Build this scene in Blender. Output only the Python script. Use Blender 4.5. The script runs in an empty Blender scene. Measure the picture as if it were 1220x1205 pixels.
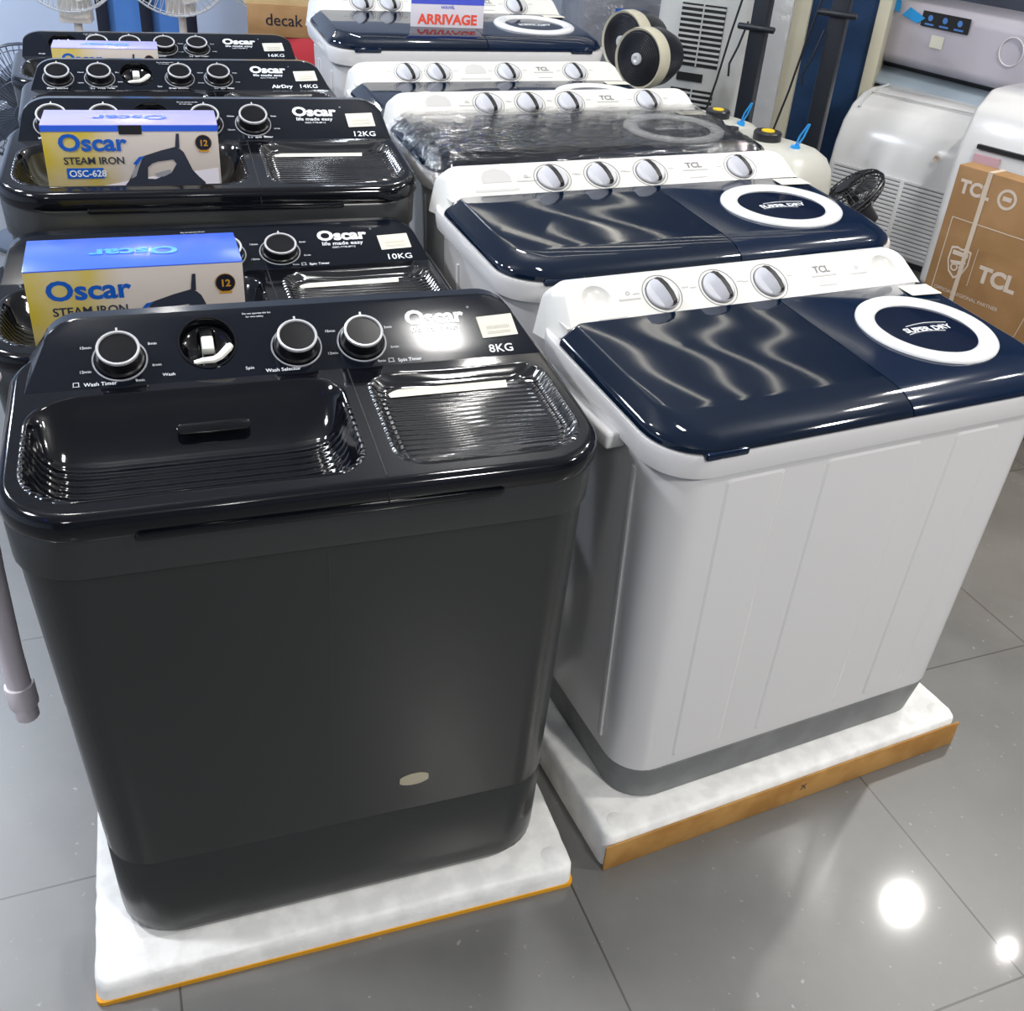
import bpy, bmesh, math, random
from mathutils import Matrix, Vector
R = math.radians
PI = math.pi
random.seed(4)
S = bpy.context.scene
COL = S.collection

# ------------------------------------------------------------------ camera
cam = bpy.data.cameras.new('camera')
cam_ob = bpy.data.objects.new('camera', cam); COL.objects.link(cam_ob)
cam.sensor_fit = 'HORIZONTAL'; cam.sensor_width = 36.0
cam.lens = 1197.6 / 1220 * 36.0
cam.shift_x = 0.0
cam.shift_y = -61.4 / 1220
cam.clip_start = .02
_p, _r = R(31.0208), R(4.6664)
CM = Matrix.Rotation(R(90) - _p, 4, 'X') @ Matrix.Rotation(_r, 4, 'Z')
CM.translation = Vector((0, 0, 1.5912))
cam_ob.matrix_world = CM
S.camera = cam_ob

# ------------------------------------------------------------------ world, exposure
w = bpy.data.worlds.new('world'); S.world = w; w.use_nodes = True
w.node_tree.nodes['Background'].inputs[0].default_value = (.75, .85, 1, 1)
w.node_tree.nodes['Background'].inputs[1].default_value = .3
S.view_settings.view_transform = 'Standard'
S.view_settings.look = 'None'
S.view_settings.gamma = 1
S.view_settings.exposure = -0.25
S.view_settings.use_curve_mapping = False

CEIL = 3.0
# ceiling lamps of the shop: (x, y, size_x, size_y, rot, watts, colour)
LAMPS = [
    (.235, 1.985, .13, .36, 23, 19, (1, .98, .95)),
    (2.22, 3.38, .095, .095, 23, 44, (1, .97, .92)),
    (1.90, -1.05, .30, .30, 23, 120, (1, .97, .93)),
    (-.75, -1.5, .30, .30, 23, 20, (1, .98, .95)),
    (-2.1, .9, .30, .30, 23, 72, (.97, .97, 1)),
    (-2.5, 2.7, .25, .25, 23, 48, (.93, .96, 1)),
    (3.1, 1.1, .25, .25, 23, 88, (1, .96, .9)),
    (-0.05, 4.90, 2.4, .022, 134, 1.7, (1, .95, .82)),
    (0.30, 5.20, 2.4, .022, 134, 1.7, (1, .95, .82)),
    (0.62, 5.55, 2.4, .022, 134, 1.7, (1, .95, .82)),
    (1.00, 5.75, 2.4, .022, 134, 1.7, (1, .95, .82)),
    (1.35, 6.10, 2.4, .022, 134, 1.7, (1, .95, .82)),
    (0.10, 6.20, 2.4, .022, 134, 1.7, (1, .95, .82)),
    (0.55, 6.90, 2.4, .022, 134, 1.7, (1, .95, .82)),
    (1.10, 7.00, 2.4, .022, 134, 1.7, (1, .95, .82)),
    (-1.0, 5.6, 1.2, .03, 113, 10, (.85, .92, 1)),
    (-3.3, 3.9, .3, .3, 23, 120, (.78, .87, 1)),
    (-1.7, -.3, .50, .10, 70, 1.2, (.02, .03, 1)),
]
for i, (x, y, sx, sy, rt, wt, c) in enumerate(LAMPS):
    l = bpy.data.lights.new('ceiling_lamp', 'AREA'); l.shape = 'RECTANGLE'
    l.size = sx; l.size_y = sy; l.energy = wt; l.color = c
    o = bpy.data.objects.new('ceiling_lamp', l); COL.objects.link(o)
    o.location = (x, y, CEIL - .02); o.rotation_euler = (0, 0, R(rt))
# unseen point lights added to fill the ceiling; one sets the small floor glare
for x, y, z, wt in ((-1.2, 2.0, 2.55, 22), (1.9, 2.2, 2.55, 26), (-.1, 3.9, 2.6, 28), (2.44, 2.87, 2.55, 11.5), (-2.2, 5.6, 2.5, 22), (.4, -.9, 2.6, 16)):
    l = bpy.data.lights.new('fill_glare_light', 'POINT'); l.shadow_soft_size = .022 if wt == 11.5 else .06; l.energy = wt; l.color = (1, .97, .93)
    o = bpy.data.objects.new('fill_glare_light', l); COL.objects.link(o); o.location = (x, y, z)

# ------------------------------------------------------------------ materials
def lin(c):
    if isinstance(c, str):
        c = [int(c[i:i+2], 16) for i in (0, 2, 4)]
    return tuple(((v/255)/12.92 if v/255 <= .04045 else ((v/255+.055)/1.055)**2.4) for v in c) + (1,)
def mat(name, col, rough=.4, metal=0, coat=0, spec=.5, alpha=None, trans=0):
    m = bpy.data.materials.new(name); m.use_nodes = True
    b = m.node_tree.nodes['Principled BSDF']
    b.inputs['Base Color'].default_value = lin(col)
    b.inputs['Roughness'].default_value = rough; b.inputs['Metallic'].default_value = metal
    b.inputs['Coat Weight'].default_value = coat; b.inputs['Coat Roughness'].default_value = .04
    b.inputs['Specular IOR Level'].default_value = spec
    b.inputs['Transmission Weight'].default_value = trans
    if alpha is not None: b.inputs['Alpha'].default_value = alpha
    return m
def nd(m, t, **kw):
    n = m.node_tree.nodes.new(t)
    for k, v in kw.items():
        if k in n.inputs: n.inputs[k].default_value = v
        else: setattr(n, k, v)
    return n
def lk(m, a, b): m.node_tree.links.new(a, b)
def bs(m): return m.node_tree.nodes['Principled BSDF']
def noise_bump(m, scale, strength, dist=.002, detail=3, stretch=None):
    tc = nd(m, 'ShaderNodeTexCoord'); n = nd(m, 'ShaderNodeTexNoise', Scale=scale, Detail=detail)
    b = nd(m, 'ShaderNodeBump', Strength=strength, Distance=dist)
    if stretch:
        mp = nd(m, 'ShaderNodeMapping', Scale=stretch); lk(m, tc.outputs['Object'], mp.inputs['Vector']); lk(m, mp.outputs[0], n.inputs['Vector'])
    else: lk(m, tc.outputs['Object'], n.inputs['Vector'])
    lk(m, n.outputs['Fac'], b.inputs['Height']); lk(m, b.outputs[0], bs(m).inputs['Normal'])
    return m
def noise_col(m, c1, c2, scale, lo=.4, hi=.6, detail=4):
    tc = nd(m, 'ShaderNodeTexCoord'); n = nd(m, 'ShaderNodeTexNoise', Scale=scale, Detail=detail)
    r = nd(m, 'ShaderNodeValToRGB'); r.color_ramp.elements[0].position = lo; r.color_ramp.elements[1].position = hi
    r.color_ramp.elements[0].color = lin(c1); r.color_ramp.elements[1].color = lin(c2)
    lk(m, tc.outputs['Object'], n.inputs['Vector']); lk(m, n.outputs['Fac'], r.inputs['Fac']); lk(m, r.outputs[0], bs(m).inputs['Base Color'])
    return m
def wave_bump(m, scale, distortion, strength, dist, direction='Y', dscale=1.0, rot=0, mask=None):
    tc = nd(m, 'ShaderNodeTexCoord'); mp = nd(m, 'ShaderNodeMapping', Rotation=(0, 0, rot))
    wv = nd(m, 'ShaderNodeTexWave'); wv.bands_direction = direction; wv.wave_profile = 'SIN'
    wv.inputs['Scale'].default_value = scale; wv.inputs['Distortion'].default_value = distortion
    wv.inputs['Detail'].default_value = 0; wv.inputs['Detail Scale'].default_value = dscale
    b = nd(m, 'ShaderNodeBump', Strength=strength, Distance=dist)
    lk(m, tc.outputs['Object'], mp.inputs['Vector']); lk(m, mp.outputs[0], wv.inputs['Vector'])
    lk(m, wv.outputs['Fac'], b.inputs['Height']); lk(m, b.outputs[0], bs(m).inputs['Normal'])
    if mask:
        sx = nd(m, 'ShaderNodeSeparateXYZ'); lk(m, tc.outputs['Object'], sx.inputs[0])
        mr = nd(m, 'ShaderNodeMapRange'); mr.inputs['From Min'].default_value = mask[0]; mr.inputs['From Max'].default_value = mask[1]
        mr.inputs['To Min'].default_value = 0; mr.inputs['To Max'].default_value = strength
        lk(m, sx.outputs['Y'], mr.inputs['Value']); lk(m, mr.outputs[0], b.inputs['Strength'])
    return m

M = {}
M['charcoal'] = mat('charcoal_plastic', (44, 46, 46), .27, spec=.4)
M['charcoal2'] = mat('charcoal_collar', (48, 50, 50), .25)
M['black'] = mat('black_gloss', (12, 14, 19), .09, spec=.48)
M['panel'] = mat('panel_film', (12, 17, 26), .13, spec=.38)
M['well'] = wave_bump(mat('ribbed_black', (10, 11, 16), .07, spec=.6), 22, 1.0, .70, .0035, 'Y', .15, 0, (.19, .16))
M['spin'] = wave_bump(mat('wavy_black', (26, 27, 30), .12, spec=1.0), 25, 5.5, .45, .003, 'Y', .28)
M['blacksmooth'] = mat('black_smooth', (9, 10, 14), .1, spec=.6)
M['knob'] = mat('knob_black', (12, 13, 17), .3, spec=.35)
M['chrome'] = mat('chrome_ring', (205, 207, 210), .25, metal=.25, spec=.8)
M['silverprint'] = mat('silver_print', (150, 153, 160), .35)
M['whiteprint'] = mat('white_print', (225, 230, 235), .5)
M['lever'] = mat('lever_white', (228, 228, 220), .35)
M['sticker'] = mat('sticker_paper', (212, 210, 196), .6)
M['stickerprint'] = mat('sticker_print', (165, 163, 155), .7)
M['white'] = mat('white_plastic', (212, 212, 213), .2, spec=.45)
M['whitepanel'] = mat('white_panel', (214, 214, 210), .32)
M['navy'] = mat('navy_lid', (6, 24, 48), .09, spec=.6)
M['navyw'] = wave_bump(mat('navy_wash_lid', (8, 22, 40), .055, spec=.6), 1.9, 3.5, .10, .003, 'Y', .4, .6)
M['navyglass'] = mat('dark_window', (8, 20, 42), .06, spec=.7)
M['ring'] = mat('white_ring', (222, 224, 226), .2)
M['skirt'] = noise_col(mat('grey_skirt', (105, 107, 108), .5), (106, 108, 109), (120, 122, 123), 12)
M['greyprint'] = mat('grey_print', (120, 120, 122), .5)
M['greyprint2'] = mat('pale_grey_print', (176, 176, 176), .5)
M['artprint'] = mat('faint_print', (192, 192, 191), .4)
M['dial'] = mat('dial_line', (105, 107, 110), .4)
M['knobw'] = mat('knob_white', (194, 196, 203), .4)
M['foam'] = noise_bump(noise_col(mat('foam', (232, 233, 231), .85), (226, 227, 225), (240, 241, 239), 25), 120, .25, .002)
M['card'] = noise_col(mat('cardboard', (172, 128, 66), .7), (160, 115, 54), (180, 136, 74), 14)
M['cardlight'] = noise_col(mat('carton', (184, 138, 84), .65), (146, 110, 68), (158, 121, 79), 8)
M['cardyellow'] = mat('orange_edge', (214, 152, 24), .6)
M['cardprint'] = mat('carton_print', (206, 192, 178), .6)
M['tape'] = mat('strap', (205, 190, 172), .3)
M['red'] = mat('red_box', (176, 34, 46), .5)
M['blue'] = mat('blue_band', (50, 100, 222), .25)
M['labelblue'] = mat('label_blue', (22, 92, 190), .35)
M['lilac'] = mat('box_top', (66, 104, 224), .22)
M['goldprint'] = mat('gold', (205, 150, 50), .4)
M['navyprint'] = mat('navy_print', (24, 28, 44), .4)
M['ironbody'] = mat('iron_print', (48, 54, 68), .4)
M['ironlight'] = mat('iron_print_light', (150, 152, 160), .4)
M['redprint'] = mat('red_print', (240, 84, 62), .5)
M['signwhite'] = mat('sign_card', (232, 228, 238), .35)
M['hose'] = mat('hose_white', (222, 214, 220), .45)
M['darkplastic'] = mat('dark_plastic', (26, 28, 34), .35)
M['postblack'] = mat('post_black', (22, 27, 36), .4)
M['navydoor'] = noise_col(mat('navy_door', (28, 52, 84), .25), (22, 44, 74), (34, 62, 98), 3)
M['cream'] = mat('cream_trim', (196, 192, 172), .4)
M['lightgrey'] = mat('light_grey_plastic', (190, 192, 190), .4)
M['midgrey'] = mat('mid_grey', (120, 124, 132), .4)
M['lilacgrey'] = mat('lilac_grey', (178, 174, 184), .3)
M['tank'] = mat('tank_plastic', (188, 188, 180), .35)
M['boxlilac'] = mat('box_top_lilac', (160, 156, 226), .3)
M['yellow'] = mat('yellow_cap', (222, 190, 20), .4)
M['cyan'] = mat('blue_tie', (40, 150, 220), .35)
M['vent'] = mat('vent_black', (24, 25, 27), .5)
M['wire'] = mat('white_wire', (215, 220, 224), .3)
M['fanplastic'] = mat('fan_plastic', (224, 218, 210), .35)
M['greywire'] = mat('grey_wire', (70, 78, 92), .35)
M['wrap'] = noise_bump(mat('plastic_wrap', (150, 152, 160), .12, alpha=.55), 12, .6, .02)
M['wrapwhite'] = noise_bump(mat('white_wrap', (214, 216, 222), .15, alpha=.5), 12, .6, .02)
M['screen'] = mat('glass_blue', (80, 128, 196), .3)
M['acwhite'] = mat('ac_white', (216, 216, 216), .18, coat=.4)
M['louver'] = mat('louver_grey', (150, 164, 176), .3)
M['film'] = None

# iron box face: beige to grey-white card with a soft yellow-green picture patch
def box_face_mat():
    m = mat('iron_box_print', (205, 196, 186), .35)
    tc = nd(m, 'ShaderNodeTexCoord'); n = nd(m, 'ShaderNodeTexNoise', Scale=9.0, Detail=2.0)
    lk(m, tc.outputs['Object'], n.inputs['Vector'])
    sx = nd(m, 'ShaderNodeSeparateXYZ'); lk(m, tc.outputs['Object'], sx.inputs[0])
    mr = nd(m, 'ShaderNodeMapRange'); mr.inputs['From Min'].default_value = -.02; mr.inputs['From Max'].default_value = -.075
    lk(m, sx.outputs['X'], mr.inputs['Value'])
    mu = nd(m, 'ShaderNodeMath', operation='MULTIPLY'); lk(m, mr.outputs[0], mu.inputs[0])
    r = nd(m, 'ShaderNodeValToRGB'); r.color_ramp.elements[0].position = .36; r.color_ramp.elements[1].position = .6
    r.color_ramp.elements[0].color = (.55, .55, .55, 1)
    lk(m, n.outputs['Fac'], r.inputs['Fac']); lk(m, r.outputs[0], mu.inputs[1])
    mx = nd(m, 'ShaderNodeMix', data_type='RGBA'); mx.inputs['A'].default_value = lin((205, 196, 188)); mx.inputs['B'].default_value = lin((192, 170, 30))
    lk(m, mu.outputs[0], mx.inputs['Factor']); lk(m, mx.outputs['Result'], bs(m).inputs['Base Color'])
    return m
M['boxface'] = box_face_mat()

def film_mat():
    m = bpy.data.materials.new('cling_film'); m.use_nodes = True
    nt = m.node_tree; nt.nodes.clear()
    out = nd(m, 'ShaderNodeOutputMaterial'); tr = nd(m, 'ShaderNodeBsdfTransparent'); gl = nd(m, 'ShaderNodeBsdfGlossy', Roughness=.1)
    gl.inputs['Color'].default_value = (.9, .9, .9, 1)
    mx = nd(m, 'ShaderNodeMixShader'); fr = nd(m, 'ShaderNodeFresnel', IOR=1.6)
    tc = nd(m, 'ShaderNodeTexCoord'); mp = nd(m, 'ShaderNodeMapping', Scale=(1.3, 22, 8), Rotation=(0, 0, .12)); n = nd(m, 'ShaderNodeTexNoise', Scale=3.5, Detail=3.0)
    n.inputs['Distortion'].default_value = 1.2
    b = nd(m, 'ShaderNodeBump', Strength=.5, Distance=.012)
    lk(m, tc.outputs['Object'], mp.inputs[0]); lk(m, mp.outputs[0], n.inputs['Vector']); lk(m, n.outputs['Fac'], b.inputs['Height'])
    lk(m, b.outputs[0], gl.inputs['Normal']); lk(m, b.outputs[0], fr.inputs['Normal'])
    ad = nd(m, 'ShaderNodeMath', operation='ADD'); ad.inputs[1].default_value = .03; lk(m, fr.outputs[0], ad.inputs[0])
    lk(m, ad.outputs[0], mx.inputs[0]); lk(m, tr.outputs[0], mx.inputs[1]); lk(m, gl.outputs[0], mx.inputs[2]); lk(m, mx.outputs[0], out.inputs[0])
    return m
M['film'] = film_mat()

TILE = .674
def floor_mat():
    m = mat('floor_tile', (118, 118, 116), .16, spec=.5)
    tc = nd(m, 'ShaderNodeTexCoord'); sx = nd(m, 'ShaderNodeSeparateXYZ'); lk(m, tc.outputs['Object'], sx.inputs[0])
    ds = []
    for ax in 'XY':
        a = nd(m, 'ShaderNodeMath', operation='DIVIDE'); a.inputs[1].default_value = TILE; lk(m, sx.outputs[ax], a.inputs[0])
        f = nd(m, 'ShaderNodeMath', operation='FRACT'); lk(m, a.outputs[0], f.inputs[0])
        s = nd(m, 'ShaderNodeMath', operation='SUBTRACT'); s.inputs[1].default_value = .5; lk(m, f.outputs[0], s.inputs[0])
        ab = nd(m, 'ShaderNodeMath', operation='ABSOLUTE'); lk(m, s.outputs[0], ab.inputs[0]); ds.append(ab)
    mxx = nd(m, 'ShaderNodeMath', operation='MAXIMUM'); lk(m, ds[0].outputs[0], mxx.inputs[0]); lk(m, ds[1].outputs[0], mxx.inputs[1])
    gt = nd(m, 'ShaderNodeMath', operation='GREATER_THAN'); gt.inputs[1].default_value = .4972; lk(m, mxx.outputs[0], gt.inputs[0])
    n = nd(m, 'ShaderNodeTexNoise', Scale=2.2, Detail=8.0, Roughness=.65); lk(m, tc.outputs['Object'], n.inputs['Vector'])
    r = nd(m, 'ShaderNodeValToRGB'); r.color_ramp.elements[0].position = .3; r.color_ramp.elements[1].position = .7
    r.color_ramp.elements[0].color = lin((86, 87, 86)); r.color_ramp.elements[1].color = lin((107, 107, 105))
    lk(m, n.outputs['Fac'], r.inputs['Fac'])
    n2 = nd(m, 'ShaderNodeTexNoise', Scale=55.0, Detail=2.0); lk(m, tc.outputs['Object'], n2.inputs['Vector'])
    r2 = nd(m, 'ShaderNodeValToRGB'); r2.color_ramp.elements[0].position = .70; r2.color_ramp.elements[1].position = .76
    lk(m, n2.outputs['Fac'], r2.inputs['Fac'])
    ms = nd(m, 'ShaderNodeMix', data_type='RGBA'); ms.inputs['B'].default_value = lin((132, 132, 130))
    lk(m, r2.outputs[0], ms.inputs['Factor']); lk(m, r.outputs[0], ms.inputs['A'])
    mx = nd(m, 'ShaderNodeMix', data_type='RGBA'); mx.inputs['B'].default_value = lin((52, 50, 46))
    lk(m, gt.outputs[0], mx.inputs['Factor']); lk(m, ms.outputs['Result'], mx.inputs['A']); lk(m, mx.outputs['Result'], bs(m).inputs['Base Color'])
    rr = nd(m, 'ShaderNodeMapRange'); rr.inputs['To Min'].default_value = .34; rr.inputs['To Max'].default_value = .46
    bs(m).inputs['Coat Weight'].default_value = .55; bs(m).inputs['Coat Roughness'].default_value = .075; bs(m).inputs['Coat IOR'].default_value = 1.45
    lk(m, n.outputs['Fac'], rr.inputs['Value']); lk(m, rr.outputs[0], bs(m).inputs['Roughness'])
    return m
M['floor'] = floor_mat(); bs(M['floor']).inputs['Specular IOR Level'].default_value = .85
M['wall'] = mat('wall_paint', (196, 208, 228), .7)
M['walldark'] = mat('wall_dark', (90, 96, 112), .6)
M['ceil'] = mat('ceiling_paint', (200, 202, 206), .8)

# ------------------------------------------------------------------ mesh helpers
_txt = {}
def text_geo(s, size, bold=0, align='LEFT', spacing=1):
    key = (s, size, bold, align, spacing)
    if key in _txt: return _txt[key]
    cu = bpy.data.curves.new('t', 'FONT'); cu.body = s; cu.size = size; cu.offset = bold * size; cu.align_x = align
    cu.resolution_u = 3; cu.fill_mode = 'FRONT'; cu.space_character = spacing
    ob = bpy.data.objects.new('t', cu); COL.objects.link(ob)
    dg = bpy.context.evaluated_depsgraph_get(); dg.update()
    me = bpy.data.meshes.new_from_object(ob.evaluated_get(dg))
    g = ([v.co.copy() for v in me.vertices], [list(p.vertices) for p in me.polygons])
    bpy.data.objects.remove(ob); bpy.data.curves.remove(cu); bpy.data.meshes.remove(me)
    _txt[key] = g
    return g

def rrect(x0, x1, y0, y1, r, n=6):
    """rounded rectangle, counter-clockwise from the front right; r = one radius or (fr, br, bl, fl)"""
    if not isinstance(r, tuple): r = (r, r, r, r)
    pts = []
    for (cx, cy, sx, sy, a0), rr in zip(((x1, y0, -1, 1, -90), (x1, y1, -1, -1, 0), (x0, y1, 1, -1, 90), (x0, y0, 1, 1, 180)), r):
        rr = max(rr, .0004)
        for i in range(n+1):
            a = R(a0 + 90*i/n)
            pts.append((cx + sx*rr + rr*math.cos(a), cy + sy*rr + rr*math.sin(a)))
    return pts
def circ(cx, cy, r, n=32):
    return [(cx + r*math.cos(2*PI*i/n), cy + r*math.sin(2*PI*i/n)) for i in range(n)]

class MB:
    def __init__(s, m=None): s.v = []; s.f = []; s.mi = []; s.M = m or Matrix(); s.cur = 0
    def add(s, vs, fs, mx=None):
        b = len(s.v); T = s.M @ mx if mx is not None else s.M
        s.v += [T @ Vector(p) for p in vs]; s.f += [[i+b for i in f] for f in fs]; s.mi += [s.cur]*len(fs); return s
    def loft(s, loops, cap0=False, cap1=False, closed=True, mx=None):
        n = len(loops[0]); vs = [p for L in loops for p in L]; fs = []
        for k in range(len(loops)-1):
            for i in range(n if closed else n-1):
                j = (i+1) % n
                fs.append([k*n+i, k*n+j, (k+1)*n+j, (k+1)*n+i])
        if cap0: fs.append(list(range(n))[::-1])
        if cap1: fs.append([(len(loops)-1)*n+i for i in range(n)])
        return s.add(vs, fs, mx)
    def fill(s, outer, holes, zf=lambda x, y: 0, mx=None):
        """flat polygon with holes; outer/holes are 2D loops"""
        bm = bmesh.new(); es = []
        for L in [outer] + holes:
            vv = [bm.verts.new((p[0], p[1], 0)) for p in L]
            es += [bm.edges.new((vv[i], vv[(i+1) % len(vv)])) for i in range(len(vv))]
        bmesh.ops.triangle_fill(bm, use_beauty=True, use_dissolve=False, edges=es, normal=(0, 0, 1))
        bm.verts.index_update()
        for f in bm.faces:
            if f.normal.z < 0: f.normal_flip()
        vs = [(v.co.x, v.co.y, zf(v.co.x, v.co.y)) for v in bm.verts]; fs = [[v.index for v in f.verts] for f in bm.faces]
        bm.free(); return s.add(vs, fs, mx)
    def box(s, x0, x1, y0, y1, z0, z1, mx=None):
        vs = [(x, y, z) for z in (z0, z1) for y in (y0, y1) for x in (x0, x1)]
        return s.add(vs, [[0, 2, 3, 1], [4, 5, 7, 6], [0, 1, 5, 4], [2, 6, 7, 3], [0, 4, 6, 2], [1, 3, 7, 5]], mx)
    def lathe(s, prof, n=32, mx=None, cap0=True, cap1=True):
        loops = [[(r*math.cos(2*PI*i/n), r*math.sin(2*PI*i/n), z) for i in range(n)] for r, z in prof]
        return s.loft(loops, cap0, cap1, mx=mx)
    def ring(s, ro, ri, z0, z1, n=40, mx=None):
        P = [(ro, z0), (ro, z1), (ri, z1), (ri, z0), (ro, z0)]
        return s.lathe(P, n, mx, False, False)
    def torus(s, R0, r, n=48, k=8, mx=None, start=0, end=2*PI):
        P = [(R0 + r*math.cos(2*PI*j/k), r*math.sin(2*PI*j/k)) for j in range(k+1)]
        return s.lathe(P, n, mx, False, False)
    def tube(s, pts, r, k=8, caps=True, mx=None):
        pts = [Vector(p) for p in pts]; loops = []
        up = Vector((0, 0, 1)); prev = None
        for i, p in enumerate(pts):
            d = (pts[min(i+1, len(pts)-1)] - pts[max(i-1, 0)]).normalized()
            if prev is None:
                a = d.orthogonal().normalized()
            else:
                a = (prev - d*prev.dot(d)); a = a.normalized() if a.length > 1e-6 else d.orthogonal().normalized()
            prev = a; b = d.cross(a); rr = r[i] if isinstance(r, (list, tuple)) else r
            loops.append([p + a*rr*math.cos(2*PI*j/k) + b*rr*math.sin(2*PI*j/k) for j in range(k)])
        return s.loft(loops, caps, caps, mx=mx)
    def text(s, t, x, y, size, bold=0, align='LEFT', z=.0006, rot=0, sx=1, mx=None, spacing=1):
        vs, fs = text_geo(t, size, bold, align, spacing)
        T = Matrix.Translation((x, y, z)) @ Matrix.Rotation(rot, 4, 'Z') @ Matrix.Diagonal((sx, 1, 1, 1))
        return s.add(vs, fs, mx @ T if mx is not None else T)
    def poly(s, pts, z=0, th=0, mx=None):
        if th == 0: return s.add([(p[0], p[1], z) for p in pts], [list(range(len(pts)))], mx)
        return s.loft([[(p[0], p[1], z) for p in pts], [(p[0], p[1], z+th) for p in pts]], True, True, mx=mx)
    def build(s, name, mats, parent=None, bevel=0, seg=2, angle=38, smooth=True):
        me = bpy.data.meshes.new(name); me.from_pydata([tuple(v) for v in s.v], [], s.f)
        for m in (mats if isinstance(mats, (list, tuple)) else [mats]): me.materials.append(m)
        for p, i in zip(me.polygons, s.mi): p.material_index = i
        bm = bmesh.new(); bm.from_mesh(me)
        bmesh.ops.remove_doubles(bm, verts=bm.verts, dist=1e-6)
        if bevel:
            bmesh.ops.recalc_face_normals(bm, faces=bm.faces)
            es = [e for e in bm.edges if len(e.link_faces) == 2 and e.calc_face_angle(0) > R(30)]
            bmesh.ops.bevel(bm, geom=es, offset=bevel, segments=seg, profile=.5, affect='EDGES', clamp_overlap=True)
        else:
            bmesh.ops.recalc_face_normals(bm, faces=bm.faces)
        bm.to_mesh(me); bm.free()
        if smooth:
            me.shade_smooth(); me.set_sharp_from_angle(angle=R(angle))
        o = bpy.data.objects.new(name, me); COL.objects.link(o)
        if parent is not None: o.parent = parent
        return o
def flatten(o):
    pass
def tag(o, label=None, cat=None, group=None, kind=None):
    for k, v in (('label', label), ('category', cat), ('group', group), ('kind', kind)):
        if v: o[k] = v
    return o
def thing(name, label, cat, loc=(0, 0, 0), rz=0, group=None, scale=(1, 1, 1)):
    o = bpy.data.objects.new(name, None); COL.objects.link(o); o.empty_display_size = .1
    o.location = loc; o.rotation_euler = (0, 0, rz); o.scale = scale
    return tag(o, label, cat, group)
def frameM(origin, slope):
    """plane frame: X = x, Y = up the slope, Z = outward normal"""
    c, s = math.cos(slope), math.sin(slope)
    return Matrix(((1, 0, 0, origin[0]), (0, c, -s, origin[1]), (0, s, c, origin[2]), (0, 0, 0, 1)))
def at(x, y, z=0): return Matrix.Translation((x, y, z))
def rotz(a): return Matrix.Rotation(a, 4, 'Z')
UP = Matrix.Rotation(R(90), 4, 'X')      # XY plane stood upright, facing -y

# ------------------------------------------------------------------ the shop itself
TH = R(23)
ct, st = math.cos(TH), math.sin(TH)
def room(p, q, z=0): return (p*ct - q*st, p*st + q*ct, z)
P0, P1, Q0, Q1 = -3.6, 5.0, -3.2, 7.2
b = MB(); b.box(P0-.609, P1-.609, Q0-.599, Q1-.599, -.1, 0)
fl = b.build('floor', M['floor'], smooth=False); fl.location = room(.609, .599); fl.rotation_euler = (0, 0, TH); tag(fl, kind='structure')
def slab(name, p0, p1, q0, q1, z0, z1, m):
    b = MB(); b.box(p0, p1, q0, q1, z0, z1); o = b.build(name, m, smooth=False); o.rotation_euler = (0, 0, TH); return tag(o, kind='structure')
slab('ceiling', P0, P1, Q0, Q1, CEIL, CEIL+.1, M['ceil'])
slab('wall_back', P0, P1, Q1, Q1+.1, 0, CEIL, M['wall'])
slab('wall_left', P0-.1, P0, Q0, Q1, 0, CEIL, M['wall'])
slab('wall_right', P1, P1+.1, Q0, Q1, 0, CEIL, M['walldark'])
slab('wall_front', P0, P1, Q0-.1, Q0, 0, CEIL, M['walldark'])

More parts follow.
